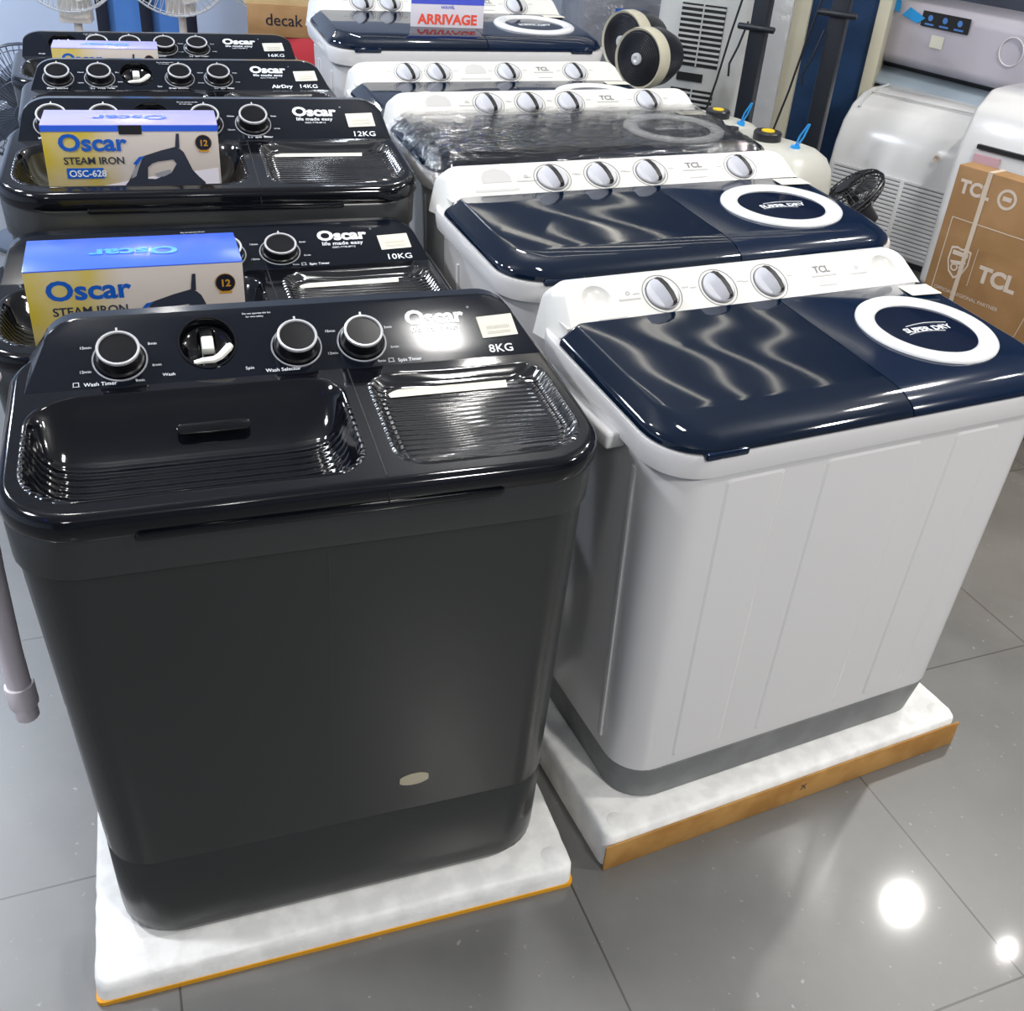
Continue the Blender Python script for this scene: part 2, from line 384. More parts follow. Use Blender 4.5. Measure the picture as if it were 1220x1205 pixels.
# ------------------------------------------------------------------ twin tub machine, charcoal and black
OYP, OZP, OYT, OZT = .2808, .9046, .3871, .9642
OSL = math.atan2(OZT-OZP, OYT-OYP); OLEN = math.hypot(OYT-OYP, OZT-OZP)
OD = .41
def dark_machine(label, loc, yaw, scale, layout, cap, wtk=1.0, extra=None, foam=True):
    t = thing('twin_tub_washing_machine', label, 'washing machine', loc, yaw, 'charcoal and black twin tub washing machines', scale)
    # body
    b = MB(); L = []
    for z, hw, y0, ins in ((.238, .357, .0, .0), (.30, .359, 0, 0), (.55, .366, 0, 0), (.795, .374, 0, 0)):
        L.append([(x, y, z) for x, y in rrect(-hw-.016*(z-.238)/.557, hw, y0, OD, .075, 8)])
    b.loft(L, True, True); b.build('body', M['charcoal'], t)
    b = MB(); b.box(-.0128, -.0112, -.0006, .0004, .245, .79); b.build('body_seam', M['charcoal2'], t)
    b = MB(); L = []
    for z, hw, y0, r in ((.0525, .335, .012, .09), (.060, .346, .002, .09), (.075, .353, -.004, .085), (.10, .354, -.003, .08), (.2350, .3574, -.0004, .075), (.2375, .3562, .0006, .075)):
        L.append([(x, y, z) for x, y in rrect(-hw, hw, y0, OD, r, 8)])
    b.loft(L, True, True); b.build('base', M['charcoal'], t)
    # collar under the rim
    zf = lambda y: .8505 + .07*y
    b = MB(); L = []
    for dz, hw, y0, r in ((-.062, .376, -.002, .08), (-.058, .381, -.006, .085), (-.004, .383, -.008, .088), (.002, .380, -.004, .085)):
        L.append([(x, y, zf(y)+dz if dz > -.05 else .8505+dz+.045*y) for x, y in rrect(-hw-.015, hw, y0, OD, r, 8)])
    b.loft(L, True, False); b.build('collar', M['charcoal2'], t)
    # rim frame with two openings
    b = MB(); W = .388; L = []
    prof = ((.008, .001), (.002, .002), (0, .006), (0, .022), (.002, .0285), (.006, .0325), (.011, .0344), (.013, .0345), (.015, .0345))
    for ins, dz in prof:
        L.append([(x, y, zf(y)+dz) for x, y in rrect(-W-.013+ins, W-ins, -.012+ins, OD, .095-ins*.6, 10)])
    b.loft(L)
    wash = rrect(-.376, .052, .018, .264, (.055, .05, .065, .08), 8)
    spin = rrect(.086, .366, .018, .258, (.075, .04, .04, .045), 8)
    zd = lambda x, y: zf(y)+.0345
    b.fill([(p[0], p[1]) for p in L[-1]], [wash, spin], zd)
    b.build('rim', M['black'], t)
    b = MB(); b.poly(rrect(-.245, .225, -.0155, .0, .006, 3), .8455, .010); b.build('lid_grip', M['black'], t, bevel=.003)
    b = MB(); zz = lambda y: zf(y)+.0352
    b.add([(.0655, .004, zz(.004)), (.0675, .004, zz(.004)), (.0675, .278, zz(.278)), (.0655, .278, zz(.278))], [[0, 1, 2, 3]])
    b.box(.0655, .0675, -.0128, -.0118, .856, .87)
    b.build('lid_seam', M['vent'], t)
    # wash well: a sunk ribbed lid
    def sink(name, loop, profs, m, fwd):
        cx = sum(p[0] for p in loop)/len(loop); cy = sum(p[1] for p in loop)/len(loop)
        b = MB(); L = []
        hx = max(p[0] for p in loop)-cx; hy = max(p[1] for p in loop)-cy
        for ins, dz in profs:
            kx, ky = (hx-ins)/hx, (hy-ins)/hy
            sh = fwd*max(0, (dz-.004))/.06; ky *= 1-1.0*sh/hy
            L.append([(cx+(x-cx)*kx, cy-sh+(y-cy)*ky, zd(x, cy-sh+(y-cy)*ky)-dz) for x, y in loop])
        b.loft(L, False, True); return b.build(name, m, t, angle=50)
    wl = sink('wash_lid', wash, ((0, 0), (.003, -.0015), (.006, 0), (.010, .012), (.020, .036), (.034, .052), (.055, .060), (.075, .062)), M['well'], .022)
    b = MB(); b.poly(rrect(-.185, -.085, .212, .232, .009, 5), 0, .004)
    b.M = Matrix.Translation((0, 0, .868)) @ Matrix.Rotation(R(0), 4, 'X'); b2 = MB()
    pts = rrect(-.05, .05, -.008, .008, .0075, 5)
    b2.poly(pts, 0, .004, mx=Matrix.Translation((-.135, .208, .8665)) @ Matrix.Rotation(R(34), 4, 'X'))
    b2.build('lid_handle', M['blacksmooth'], wl, bevel=.001)
    sl = sink('spin_lid', spin, ((0, 0), (.003, -.002), (.007, 0), (.012, .010), (.018, .014), (.022, .0125), (.026, .016)), M['spin'], 0)
    b = MB(); b.add([(.118, .212, zd(0, .212)-.0145), (.300, .212, zd(0, .212)-.0145), (.304, .233, zd(0, .233)-.0145), (.114, .233, zd(0, .233)-.0145)], [[0, 1, 2, 3]])
    b.build('warning_strip', M['sticker'], sl)
    # control panel
    F = frameM((0, OYP, OZP), OSL)
    hb, ht = .377, .340*wtk
    def side(tt): return hb + (ht-hb)*tt/OLEN
    def outline(grow=0.0, n=8):
        r = .052
        pts = [(-hb-grow, 0), (hb+grow, 0)]
        for i in range(n+1):
            a = R(8 + 82*i/n); pts.append((ht-.028+grow + (r)*math.cos(a)-.012, OLEN-r+grow*.5 + r*math.sin(a)))
        for i in range(n+1):
            a = R(90 + 82*i/n); pts.append((-ht+.028-grow + (r)*math.cos(a)+.012, OLEN-r+grow*.5 + r*math.sin(a)))
        return pts
    out = outline()
    holes = [[(x_, .066+(y_-.066)*1.12) for x_, y_ in circ(hx, .066, .0392, 36)] for hx in layout['hole']]
    b = MB(F)
    b.fill(out, holes)
    f0 = [F @ Vector((x, y, 0)) for x, y in out]
    L = [f0, [p+Vector((0, .004, .0012)) for p in f0], [Vector((p.x*1.004, p.y+.03, OZP-.03+(p.z-OZP+.03)*.995)) for p in f0], [Vector((p.x*1.004, OD, OZP-.03+(p.z-OZP+.03)*.9)) for p in f0]]
    b.M = Matrix(); b.loft(L, False, True)
    cp = b.build('control_panel', M['panel'], t, angle=13)
    # print
    b = MB(F)
    dials = layout['dial']
    for i, (x, rr) in enumerate(dials):
        for a, s_ in zip((150, 205, 298, 340, 30), ('15min', '12min', '9min', '6min', '3min')):
            px, py = x + .052*math.cos(R(a)), .046 + .045*math.sin(R(a))
            if rr == 1: b.text(s_, px, py, .0065, align='CENTER')
        b.ring(.0375, .0363, .0003, .0006, 40, mx=at(x, .046))
    for x, s_ in layout['words']: b.text(s_, x, .0045, .0085, .012)
    for x in layout['hole']:
        b.text('Wash', x-.058, .012, .0075, align='CENTER'); b.text('Spin', x+.055, .012, .0075, align='CENTER')
        b.text('Do not operate the fan', x+.055, .112, .0045); b.text('for max safety', x+.060, .106, .0045)
    for x in layout['icon']:
        b.box(x, x+.010, .005, .0056, .0003, .0006); b.box(x+.001, x+.0018, .005, .012, .0003, .0006); b.box(x+.008, x+.0088, .005, .012, .0003, .0006); b.box(x+.001, x+.0088, .0115, .0122, .0003, .0006)
    b.text('life made easy', .178, .057, .0140, .012); b.text('OSC-TTB-8P12', .196, .048, .0070)
    b.build('panel_print', M['whiteprint'], cp)
    b = MB(F); b.text('Oscar', .172, .072, .038, .042, spacing=1.0); b.torus(.0016, .0003, 10, 4, mx=at(.278, .099, .0006)); b.build('logo_lettering', M['whiteprint'], cp)
    b = MB(F)
    if extra: b.text(extra, .222, .008, .019, .03)
    b.text(cap, .294, .008, .021, .012, spacing=1.05); b.build('capacity_lettering', M['whiteprint'], cp)
    # sticker
    b = MB(F); b.M = F @ at(.318, .058, .0008) @ rotz(R(3)); b.cur = 0; b.poly(rrect(-.030, .030, -.021, .021, .001, 2), 0, .0004)
    stk = b.build('barcode_sticker', M['sticker'], cp)
    b = MB(F @ at(.318, .058, .0014) @ rotz(R(3)))
    for k in range(14): b.box(-.018+k*.0028, -.018+k*.0028+.0010, -.006, .001, 0, .0001)
    b.box(-.02, .02, -.0115, -.0105, 0, .0001); b.box(-.02, .02, -.0145, -.0135, 0, .0001)
    b.build('barcode_print', M['stickerprint'], stk)
    # knobs
    for x, rr in dials:
        T = F @ at(x, .046)
        k = MB(T); k.lathe([(.0335, .0004), (.0335, .007), (.031, .009), (.0285, .027), (.0275, .029), (.0262, .0285)], 36, cap1=False)
        k.lathe([(.0266, .0283), (.0005, .0286)], 36, cap0=False)
        kb = k.build('knob', M['knob'], cp, angle=30)
        k = MB(T); k.lathe([(.0292, .0262), (.0296, .0300), (.0288, .0312), (.0262, .0310), (.0254, .0290), (.0258, .0262)], 40, cap0=False, cap1=False)
        k.box(-.0014, .0014, .0285, .0345, .0262, .0305); k.build('chrome_ring', M['chrome'], kb)
        k = MB(T); k.ring(.0378, .0355, .0005, .0022, 44)
        k.build('dial_ring', M['silverprint'], kb)
    # drain selector: a round recess with a white lever
    for x in layout['hole']:
        T = F @ at(x, .066) @ Matrix.Diagonal((1.09, 1.22, 1, 1))
        k = MB(T); k.lathe([(.036, 0), (.0352, -.002), (.034, -.016), (.026, -.024), (.001, -.026)], 36, cap0=False)
        k.ring(.0385, .036, .0001, .0018, 40)
        dr = k.build('drain_selector', M['blacksmooth'], cp)
        k = MB(T); k.box(-.009, .009, -.031, .031, -.022, -.012); k.build('selector_bar', M['knob'], dr, bevel=.003)
        k = MB(T); k.box(-.008, .008, -.012, .008, -.012, .004); k.build('selector_lever', M['lever'], dr, bevel=.003)
        k = MB(T); k.tube([(-.020, -.0285, .0), (-.008, -.0275, .002), (.006, -.0275, .003), (.014, -.024, .004), (.026, -.013, .005), (.030, -.009, .005)], [.003, .004, .0045, .005, .0055, .004], 8)
        k.build('selector_pointer', M['lever'], dr)
    return t

def foam_base(label, loc, yaw, hw, y0, y1, th, mark, card=True):
    t = thing('foam_base', label, 'packing base', loc, yaw, 'foam packing bases under the washing machines')
    rnd = random.Random(hash((round(loc[0], 2), round(loc[1], 2))) & 255)
    b = MB()
    base = rrect(-hw, hw, y0, y1, .02, 4)
    dense = []
    for i in range(len(base)):
        p, q_ = base[i], base[(i+1) % len(base)]; d = math.hypot(p[0]-q_[0], p[1]-q_[1]); n = max(1, int(d/.02))
        for k in range(n): dense.append((p[0]+(q_[0]-p[0])*k/n, p[1]+(q_[1]-p[1])*k/n))
    def inset(L, d, jit):
        out = []
        for x, y in L:
            j = d + rnd.uniform(0, jit)
            cx, cy = 0, (y0+y1)/2
            out.append((x - math.copysign(min(j, abs(x-cx)), x-cx), y - math.copysign(min(j, abs(y-cy)), y-cy)))
        return out
    lo = .008 if not card else .0
    L = []
    for d, z, jit in ((0, lo, 0), (0, th*.55, .001), (.001, th-.007, .002), (.004, th-.002, .003), (.009, th, .002), (.03, th, .0)):
        L.append([(x, y, z + (rnd.uniform(-.001, .001) if jit else 0)) for x, y in inset(dense, d, jit)])
    b.loft(L, True, True); b.build('foam_tray', M['foam'], t, angle=60)
    if card:
        b = MB(); h = th-.016
        b.box(-hw-.002, hw+.002, y0-.005, y0-.001, .0005, h)
        ce = b.build('cardboard_edge', M['card'], t, bevel=.001)
        if mark:
            b = MB(Matrix.Translation((.02, y0-.0055, .030)) @ UP); b.text('X', 0, 0, .022, .0, 'CENTER'); b.build('pen_mark', M['navyprint'], ce)
    else:
        b = MB(); b.poly(rrect(-hw-.001, hw+.001, y0-.002, y1, .012, 3), 0.0005, .0085); b.build('cardboard_edge', M['cardyellow'], t)
    # round dents pressed in the corners
    for sx in (-1, 1):
        b = MB(); b.lathe([(.017, th+.0002), (.015, th+.0010), (.001, th+.0012)], 20, mx=at(sx*(hw-.036), y0+.034)); b.build('corner_knob', M['foam'], t)
    return t

LA = dict(dial=((-.251, 1), (-.002, 0), (.097, 1)), hole=(-.129,), words=((-.301, 'Wash Timer'), (-.052, 'Wash Selector'), (.146, 'Spin Timer')), icon=(-.316, .131))
LB = dict(dial=((-.311, 0), (-.212, 1), (-.014, 0), (.085, 1)), hole=(-.122,), words=((-.340, 'Wash Selector'), (-.220, 'Wash Timer'), (-.045, 'Drain Selector'), (.085, 'Spin Timer')), icon=(-.236, .070))
LC = dict(dial=((-.178, 1), (-.09, 0), (.004, 0), (.095, 1)), hole=(-.268,), words=((-.215, 'Wash Timer'), (-.045, 'Wash Selector'), (.085, 'Spin Timer')), icon=(-.231, .070))
o1 = dark_machine('charcoal black twin tub washer marked 8KG, nearest of the dark row', (-.2197, 1.0658, 0), R(20.93), (1, 1, 1), LA, '8KG')
o2 = dark_machine('charcoal black twin tub washer marked 10KG, directly behind the 8KG one', (-.488, 1.6345, 0), R(22.45), (1.1036, .9938, .9123), LA, '10KG', 1.035)
o3 = dark_machine('charcoal black twin tub washer marked 12KG, middle of the dark row', (-.6376, 2.0364, 0), R(19.91), (1.0922, 1.0837, 1.0721), LB, '12KG', 1.053)
o4 = dark_machine('charcoal black twin tub washer marked AirDry 14KG, second from the back', (-.9216, 2.7534, 0), R(22.13), (1.1127, 1.0745, 1.0148), LB, '14KG', 1.028, 'AirDry')
o5 = dark_machine('charcoal black twin tub washer marked 16KG, last of the dark row before the fans', (-1.1868, 3.3343, 0), R(22.43), (1.1828, 1.0414, .9871), LC, '16KG', 1.063)

# flat pale oval low on the front of the nearest dark machine
b = MB(Matrix.Translation((.113, -.0006, .307)) @ UP); b.poly([(.026*max(-.9, min(.9, math.cos(a))), .0125*math.sin(a)) for a in [2*PI*i/28 for i in range(28)]], 0, .0012)
b.build('front_oval', mat('front_oval', (168, 162, 140), .3), o1)
# drain hose beside the nearest dark machine
hs = MB(); hs.tube([(-.425, .36, .90), (-.445, .31, .90), (-.454, .27, .87), (-.459, .245, .79), (-.461, .235, .65), (-.461, .232, .50), (-.459, .230, .43)], [.014, .018, .020, .020, .019, .018, .018], 14)
ho = hs.build('drain_hose', M['hose'], o1)
hs = MB(); hs.tube([(-.459, .230, .435), (-.458, .230, .392)], .022, 14); hs.build('hose_fitting', M['hose'], ho, bevel=.002)
hs = MB(); hs.tube([(-.458, .230, .392), (-.457, .230, .365)], .0175, 14); hs.build('hose_end', M['hose'], ho, bevel=.002)

for n, (mx, my, yw, sx, zz, yy) in enumerate(((-.2197, 1.0658, 20.93, 1, 1, 1), (-.488, 1.6345, 22.45, 1.1036, .9123, .9938), (-.6376, 2.0364, 19.91, 1.0922, 1.0721, 1.0837), (-.9216, 2.7534, 22.13, 1.1127, 1.0148, 1.0745), (-1.1868, 3.3343, 22.43, 1.1828, .9871, 1.0414))):
    lab = ('white foam packing slab with orange edge under the nearest 8KG dark washer', 'white foam packing slab under the 10KG dark washer', 'white foam packing slab under the 12KG dark washer',
           'white foam packing slab under the 14KG dark washer', 'white foam packing slab under the 16KG dark washer')[n]
    foam_base(lab, (mx, my, 0), R(yw), .40*sx if n == 0 else .375*sx, -.0525 if n == 0 else -.01, .42*yy if n == 0 else .395, .0525*zz, 0, card=False)

# ------------------------------------------------------------------ twin tub machine, white and navy
TYP, TZP, TYT, TZT = .3594, .9013, .4391, .9574
TSL = math.atan2(TZT-TZP, TYT-TYP); TLEN = math.hypot(TYT-TYP, TZT-TZP)
TD = .465
def light_machine(label, loc, yaw, scale, lay, film=False):
    t = thing('twin_tub_washing_machine', label, 'washing machine', loc, yaw, 'white and navy twin tub washing machines', scale)
    ZB = .168
    b = MB(); L = []
    for z, hw, r in ((ZB, .384, .07), (.40, .391, .07), (.70, .400, .072), (.816, .404, .075)):
        L.append([(x, y, z) for x, y in rrect(-hw, hw, .012+.012*(.816-z), TD-.01, r, 8)])
    b.loft(L, True, True); bd = b.build('body', M['white'], t)
    # shallow raised panels pressed in the front, and one edge on each side
    b = MB()
    for x0, x1 in ((-.300, -.186), (-.106, .096), (.172, .276)):
        f = []
        for d, yy in ((0, .0), (.006, -.0024)):
            lp = []
            for px, pz in rrect(x0+d, x1-d, .19, .800-d, .008, 3):
                k = .955 + .045*(pz-.19)/.61
                lp.append((px*k, .0125+.012*(.816-pz)+yy, pz))
            f.append(lp)
        b.loft(f, False, True)
    b.build('front_relief', M['white'], bd, angle=9)
    for s in (-1, 1):
        for y in (.10, .30):
            b = MB(); b.loft([[(s*k-.006, y, z), (s*k+.006, y, z), (s*k+.006, y+.012, z), (s*k-.006, y+.012, z)] for k, z in ((.385, .20), (.401, .79))], True, True); b.build('side_rib', M['white'], bd, bevel=.002)
    b = MB(); L = []
    for z, hw, y0, r in ((.0795, .366, .032, .075), (.085, .372, .026, .075), (.120, .376, .022, .075), (.1675, .381, .017, .072)):
        L.append([(x, y, z) for x, y in rrect(-hw, hw, y0, TD-.01, r, 8)])
    b.loft(L, True, True); b.build('base_skirt', M['skirt'], t)
    zf = lambda y: .858 + .062*y
    b = MB(); L = []
    for dz, hw, y0, r in ((-.044, .408, .010, .075), (-.041, .419, 0, .082), (-.008, .425, -.006, .088), (0, .422, -.004, .086)):
        L.append([(x, y, zf(y)+dz*(1 if dz > -.02 else 1)) for x, y in rrect(-hw, hw, y0, TD, r, 8)])
    b.loft(L, True, True)
    b.build('collar', M['white'], t)
    if lay.get('handle'):
        b = MB(); b.box(-.442, -.405, .135, .325, .806, .834); b.build('side_handle', M['white'], t, bevel=.006, seg=3)
    # lids
    XD = lay.get('xd', .03)
    prof = ((.004, .0), (.0, .004), (.001, .011), (.006, .017), (.017, .0235), (.032, .029), (.050, .0318), (.066, .0328), (.080, .033))
    SW = ((.004, 0), (.0, .003), (.001, .008), (.004, .013), (.010, .0175), (.018, .0235), (.026, .0295), (.031, .0326), (.034, .033))
    prof = [(p_[0], s_[0], p_[1], s_[1]) for p_, s_ in zip(prof, SW)]
    lw = rrect
    b = MB(); L = []
    YB = .364
    def lid_loop(x0, x1, ins, s_ins, dzf, dzs, left):
        k = .09
        if left: pts = rrect(x0+s_ins, x1, -.006+ins, YB, (.001, .001, .012, k-ins*.55), 8)
        else: pts = rrect(x0, x1-s_ins, -.006+ins, YB, (k-ins*.55, .012, .001, .001), 8)
        out = []
        for x, y in pts:
            f = min(1, max(0, (y-.03)/.06)); d = abs(x-(x0 if left else x1)); f *= 1 if d < .12 else max(0, 1-(d-.12)/.1)
            out.append((x, y, zf(y)+dzf*(1-f)+dzs*f))
        return out
    for pf, ps, dzf, dzs in prof: L.append(lid_loop(-.419, XD-.001, pf, ps, dzf, dzs, True))
    b.loft(L, True, True); wl = b.build('wash_lid', M['navyw'], t, angle=25)
    b = MB(); L = []
    for pf, ps, dzf, dzs in prof: L.append(lid_loop(XD+.001, .416, pf, ps, dzf, dzs, False))
    b.loft(L, True, True); sl = b.build('spin_lid', M['navy'], t, angle=25)
    b = MB(); b.box(-.36, -.285, -.0095, .006, .853, .866); b.build('lid_grip', M['navy'], wl, bevel=.004)
    b = MB(); b.box(.29, .36, -.0095, .006, .853, .866); b.build('lid_grip', M['navy'], sl, bevel=.004)
    ZT = lambda y: zf(y)+.033
    lidM = Matrix.Translation((.238, .192, ZT(.192))) @ Matrix.Rotation(math.atan(.062), 4, 'X')
    k = MB(lidM); k.lathe([(.126, -.003), (.126, .003), (.122, .0065), (.110, .0085), (.096, .0065), (.0905, .002), (.0905, -.003)], 56, cap0=False, cap1=False)
    rg = k.build('window_ring', M['ring'], sl, angle=60)
    k = MB(lidM); k.lathe([(.092, .0015), (.06, .0022), (.001, .0026)], 48, cap0=False); gw = k.build('window', M['navyglass'], rg)
    k = MB(lidM @ rotz(R(-2))); k.text('SUPER DRY', 0, -.010, .021, .03, 'CENTER', z=.0032)
    for yy, x0, x1 in ((.011, -.038, .055), (-.0165, -.052, .03)):
        k.tube([(x0+(x1-x0)*i/8, yy+.006*math.sin(PI*i/8), .0034) for i in range(9)], .0007, 5)
    k.build('window_lettering', M['whiteprint'], gw)
    # energy sticker at the back corner
    k = MB(Matrix.Translation((.352, .332, ZT(.332)+.0008)) @ rotz(R(-5))); k.poly(rrect(-.035, .035, -.026, .022, .002, 2), 0, .0006); k.build('paper_sticker', M['sticker'], sl)
    # control panel
    F = frameM((0, TYP, TZP), TSL)
    hb, ht, r = .394, .372, .036
    def outline(n=8):
        pts = [(-hb, 0), (hb, 0)]
        for i in range(n+1):
            a = R(10 + 80*i/n); pts.append((ht-r+.012+r*math.cos(a), TLEN-r+r*math.sin(a)))
        for i in range(n+1):
            a = R(90 + 80*i/n); pts.append((-ht+r-.012+r*math.cos(a), TLEN-r+r*math.sin(a)))
        return pts
    out = outline()
    holes = [circ(x, .056, .029, 32) for x in lay['dimple']]
    b = MB(F); b.fill(out, holes); b.M = Matrix()
    f0 = [F @ Vector((x, y, 0)) for x, y in out]
    low = lambda p, e: Vector((p.x, p.y, p.z - e*(1-(p.z-TZP)/(TZT-TZP))))
    L = [f0, [low(Vector((p.x*1.012, p.y+.006, p.z-.001)), .006) for p in f0], [low(Vector((p.x*1.035, p.y+.022, p.z-.004)), .016) for p in f0],
         [low(Vector((p.x*1.05, min(p.y+.05, TD), p.z-.010)), .022) for p in f0], [low(Vector((p.x*1.05, TD, p.z-.016)), .022) for p in f0]]
    b.loft(L, False, True)
    b.box(-.40, .40, TYP+.006, TD-.01, .872, .905)
    cp = b.build('control_panel', M['whitepanel'], t, angle=13)
    for x in lay['dimple']:
        k = MB(F @ at(x, .056)); k.lathe([(.029, 0), (.026, -.003), (.018, -.008), (.001, -.010)], 32, cap0=False); dd = k.build('finger_dimple', M['whitepanel'], cp)
    k = MB(F)
    k.text('TCL', .171 if lay['kind'] == 1 else .149, .060, .021, .035, 'CENTER')
    k.build('logo_lettering', M['greyprint'], cp)
    k = MB(F); lx = .171 if lay['kind'] == 1 else .149
    k.box(lx-.03, lx+.03, .051, .0545, .0003, .0006); k.box(lx-.02, lx+.022, .030, .033, .0003, .0006)
    for x in lay['knob']:
        k.box(x-.058, x-.045, .058, .0605, .0003, .0006); k.box(x+.045, x+.058, .060, .0625, .0003, .0006); k.box(x-.02, x+.055, .0075, .0105, .0003, .0006); k.box(x-.012, x+.045, .0125, .0145, .0003, .0006)
    for x in lay['dot']:
        k.ring(.0045, .002, .0003, .0006, 16, mx=at(x, .062)); k.box(x-.022, x+.022, .048, .051, .0003, .0006)
    for x in lay['dimple'][:1]:
        k.box(x-.01, x+.04, .010, .0125, .0003, .0006); k.box(x-.012, x+.045, .0145, .017, .0003, .0006)
    k.build('panel_print', M['greyprint2'], cp)
    for x in lay['art']:     # pale washing diagram printed on the panel
        k = MB(F); k.poly([(x-.03, .05), (x+.03, .05), (x+.03, .065), (x+.022, .08), (x, .088), (x-.022, .08), (x-.03, .065)], .0002, .0004)
        k.box(x-.05, x+.04, .026, .032, .0002, .0005); k.build('washing_diagram', M['artprint'], cp)
    for x in lay['knob']:
        T = F @ at(x, .053)
        k = MB(T); k.lathe([(.0315, .0005), (.0315, .0035), (.030, .0055), (.027, .0065), (.001, .0068)], 40); kb = k.build('knob', M['knobw'], cp, angle=40)
        k = MB(T @ rotz(R(16)))
        # grip bar: a wedge across the dial
        sec = []
        for yy, kw, hh in ((-.0300, .8, .013), (-.027, .9, .0175), (-.012, 1, .0215), (.006, 1, .0215), (.022, .9, .0175), (.0290, .6, .011)):
            sec.append([(-.017*kw, yy, .0060), (-.0055, yy, hh), (.0055*kw, yy, hh), (.0070*kw, yy, .0060)])
        k.loft(sec, True, True); k.build('knob_grip', M['knobw'], kb, angle=40)
        k = MB(T @ rotz(R(16))); sec = []
        for yy, kw, hh in ((-.0306, .8, .0125), (-.0272, .9, .0179), (-.012, 1, .0219), (.006, 1, .0219), (.022, .9, .0179), (.0294, .6, .0115)):
            sec.append([(-.0042, yy, hh-.004), (-.0042, yy, hh+.0004), (.0058*kw, yy, hh+.0004), (.0070*kw, yy, hh-.008)])
        k.loft(sec, True, True); k.box(-.0042, .006, -.0306, -.0295, .0065, .014); k.build('pointer_stripe', M['vent'], kb, angle=40)
        k = MB(T); k.ring(.0395, .0384, .0003, .0008, 44); k.ring(.0335, .0322, .0003, .0014, 44); k.build('dial_ring', M['dial'], kb)
    if film:
        b = MB(); nx, ny = 60, 26; vs = []; fs = []
        rr = random.Random(7)
        for j in range(ny+1):
            for i in range(nx+1):
                x = -.425 + .85*i/nx; y = -.02 + .395*j/ny
                e = max(0, (abs(x)-.37))/.055; e2 = max(0, .03-y)/.05
                z = ZT(y)+.010 + rr.uniform(0, .006) - .05*min(1, e)**2 - .05*min(1, e2)**1.5
                vs.append((x + rr.uniform(-.003, .003), y, z))
        for j in range(ny):
            for i in range(nx): a = j*(nx+1)+i; fs.append([a, a+1, a+nx+2, a+nx+1])
        b.add(vs, fs); o = b.build('plastic_film', M['film'], t); o['label'] = 'crinkled clear plastic film over the lids'
    return t
K1 = dict(kind=1, dimple=(-.325, .323), knob=(-.194, -.074, .041), dot=(-.262, .255), art=(), xd=.035, handle=1)
K2 = dict(kind=2, dimple=(), knob=(-.18, -.071, .041, .262), dot=(-.235,), art=(-.297,), xd=.03)
K3 = dict(kind=2, dimple=(), knob=(-.168, -.062, .045, .263), dot=(-.22,), art=(-.291,), xd=.03)
K4 = dict(kind=2, dimple=(), knob=(-.25, -.164, .041, .248), dot=(), art=(-.055,), xd=.03)
t1 = light_machine('white twin tub washer with navy lids and three knobs, nearest of the white row', (.5983, 1.4175, 0), R(26.9), (1, 1, 1), K1)
t2 = light_machine('white twin tub washer with bare navy lids and four knobs, second of the white row', (.4112, 2.0160, 0), R(26.67), (1.1739, 1.005, 1.026), K2)
t3 = light_machine('white twin tub washer with crinkled film over its navy lids', (.2023, 2.5862, 0), R(25.5), (1.171, .9637, 1.058), K3, film=True)
t4 = light_machine('white twin tub washer second from the back, mostly only its knob panel showing', (.0116, 3.0265, 0), R(24.64), (1.1566, .994, 1.0418), K4)
t5 = light_machine('tall white twin tub washer at the back carrying the red lettered sign', (-.219, 3.5141, 0), R(23.4), (1.15, 1.014, 1.177), K4)
for n, (mx, my, yw, sx, yy, zz) in enumerate(((.5983, 1.4175, 26.9, 1, 1, 1), (.4112, 2.016, 26.67, 1.1739, 1.005, 1.026), (.2023, 2.5862, 25.5, 1.171, .9637, 1.058), (.0116, 3.0265, 24.64, 1.1566, .994, 1.0418), (-.2307, 3.5141, 23.4, 1.19, 1.014, 1.177))):
    lab = ('white foam base in a brown cardboard tray under the nearest white washer', 'white foam base in a cardboard tray under the second white washer', 'white foam base in a cardboard tray under the film covered washer',
           'white foam base in a cardboard tray under the fourth white washer', 'white foam base in a cardboard tray under the tall back washer')[n]
    foam_base(lab, (mx, my, 0), R(yw), .43*sx if n == 0 else .38*sx, -.028 if n == 0 else -.01, .445*yy if n else .52, .0795*zz, n == 0)

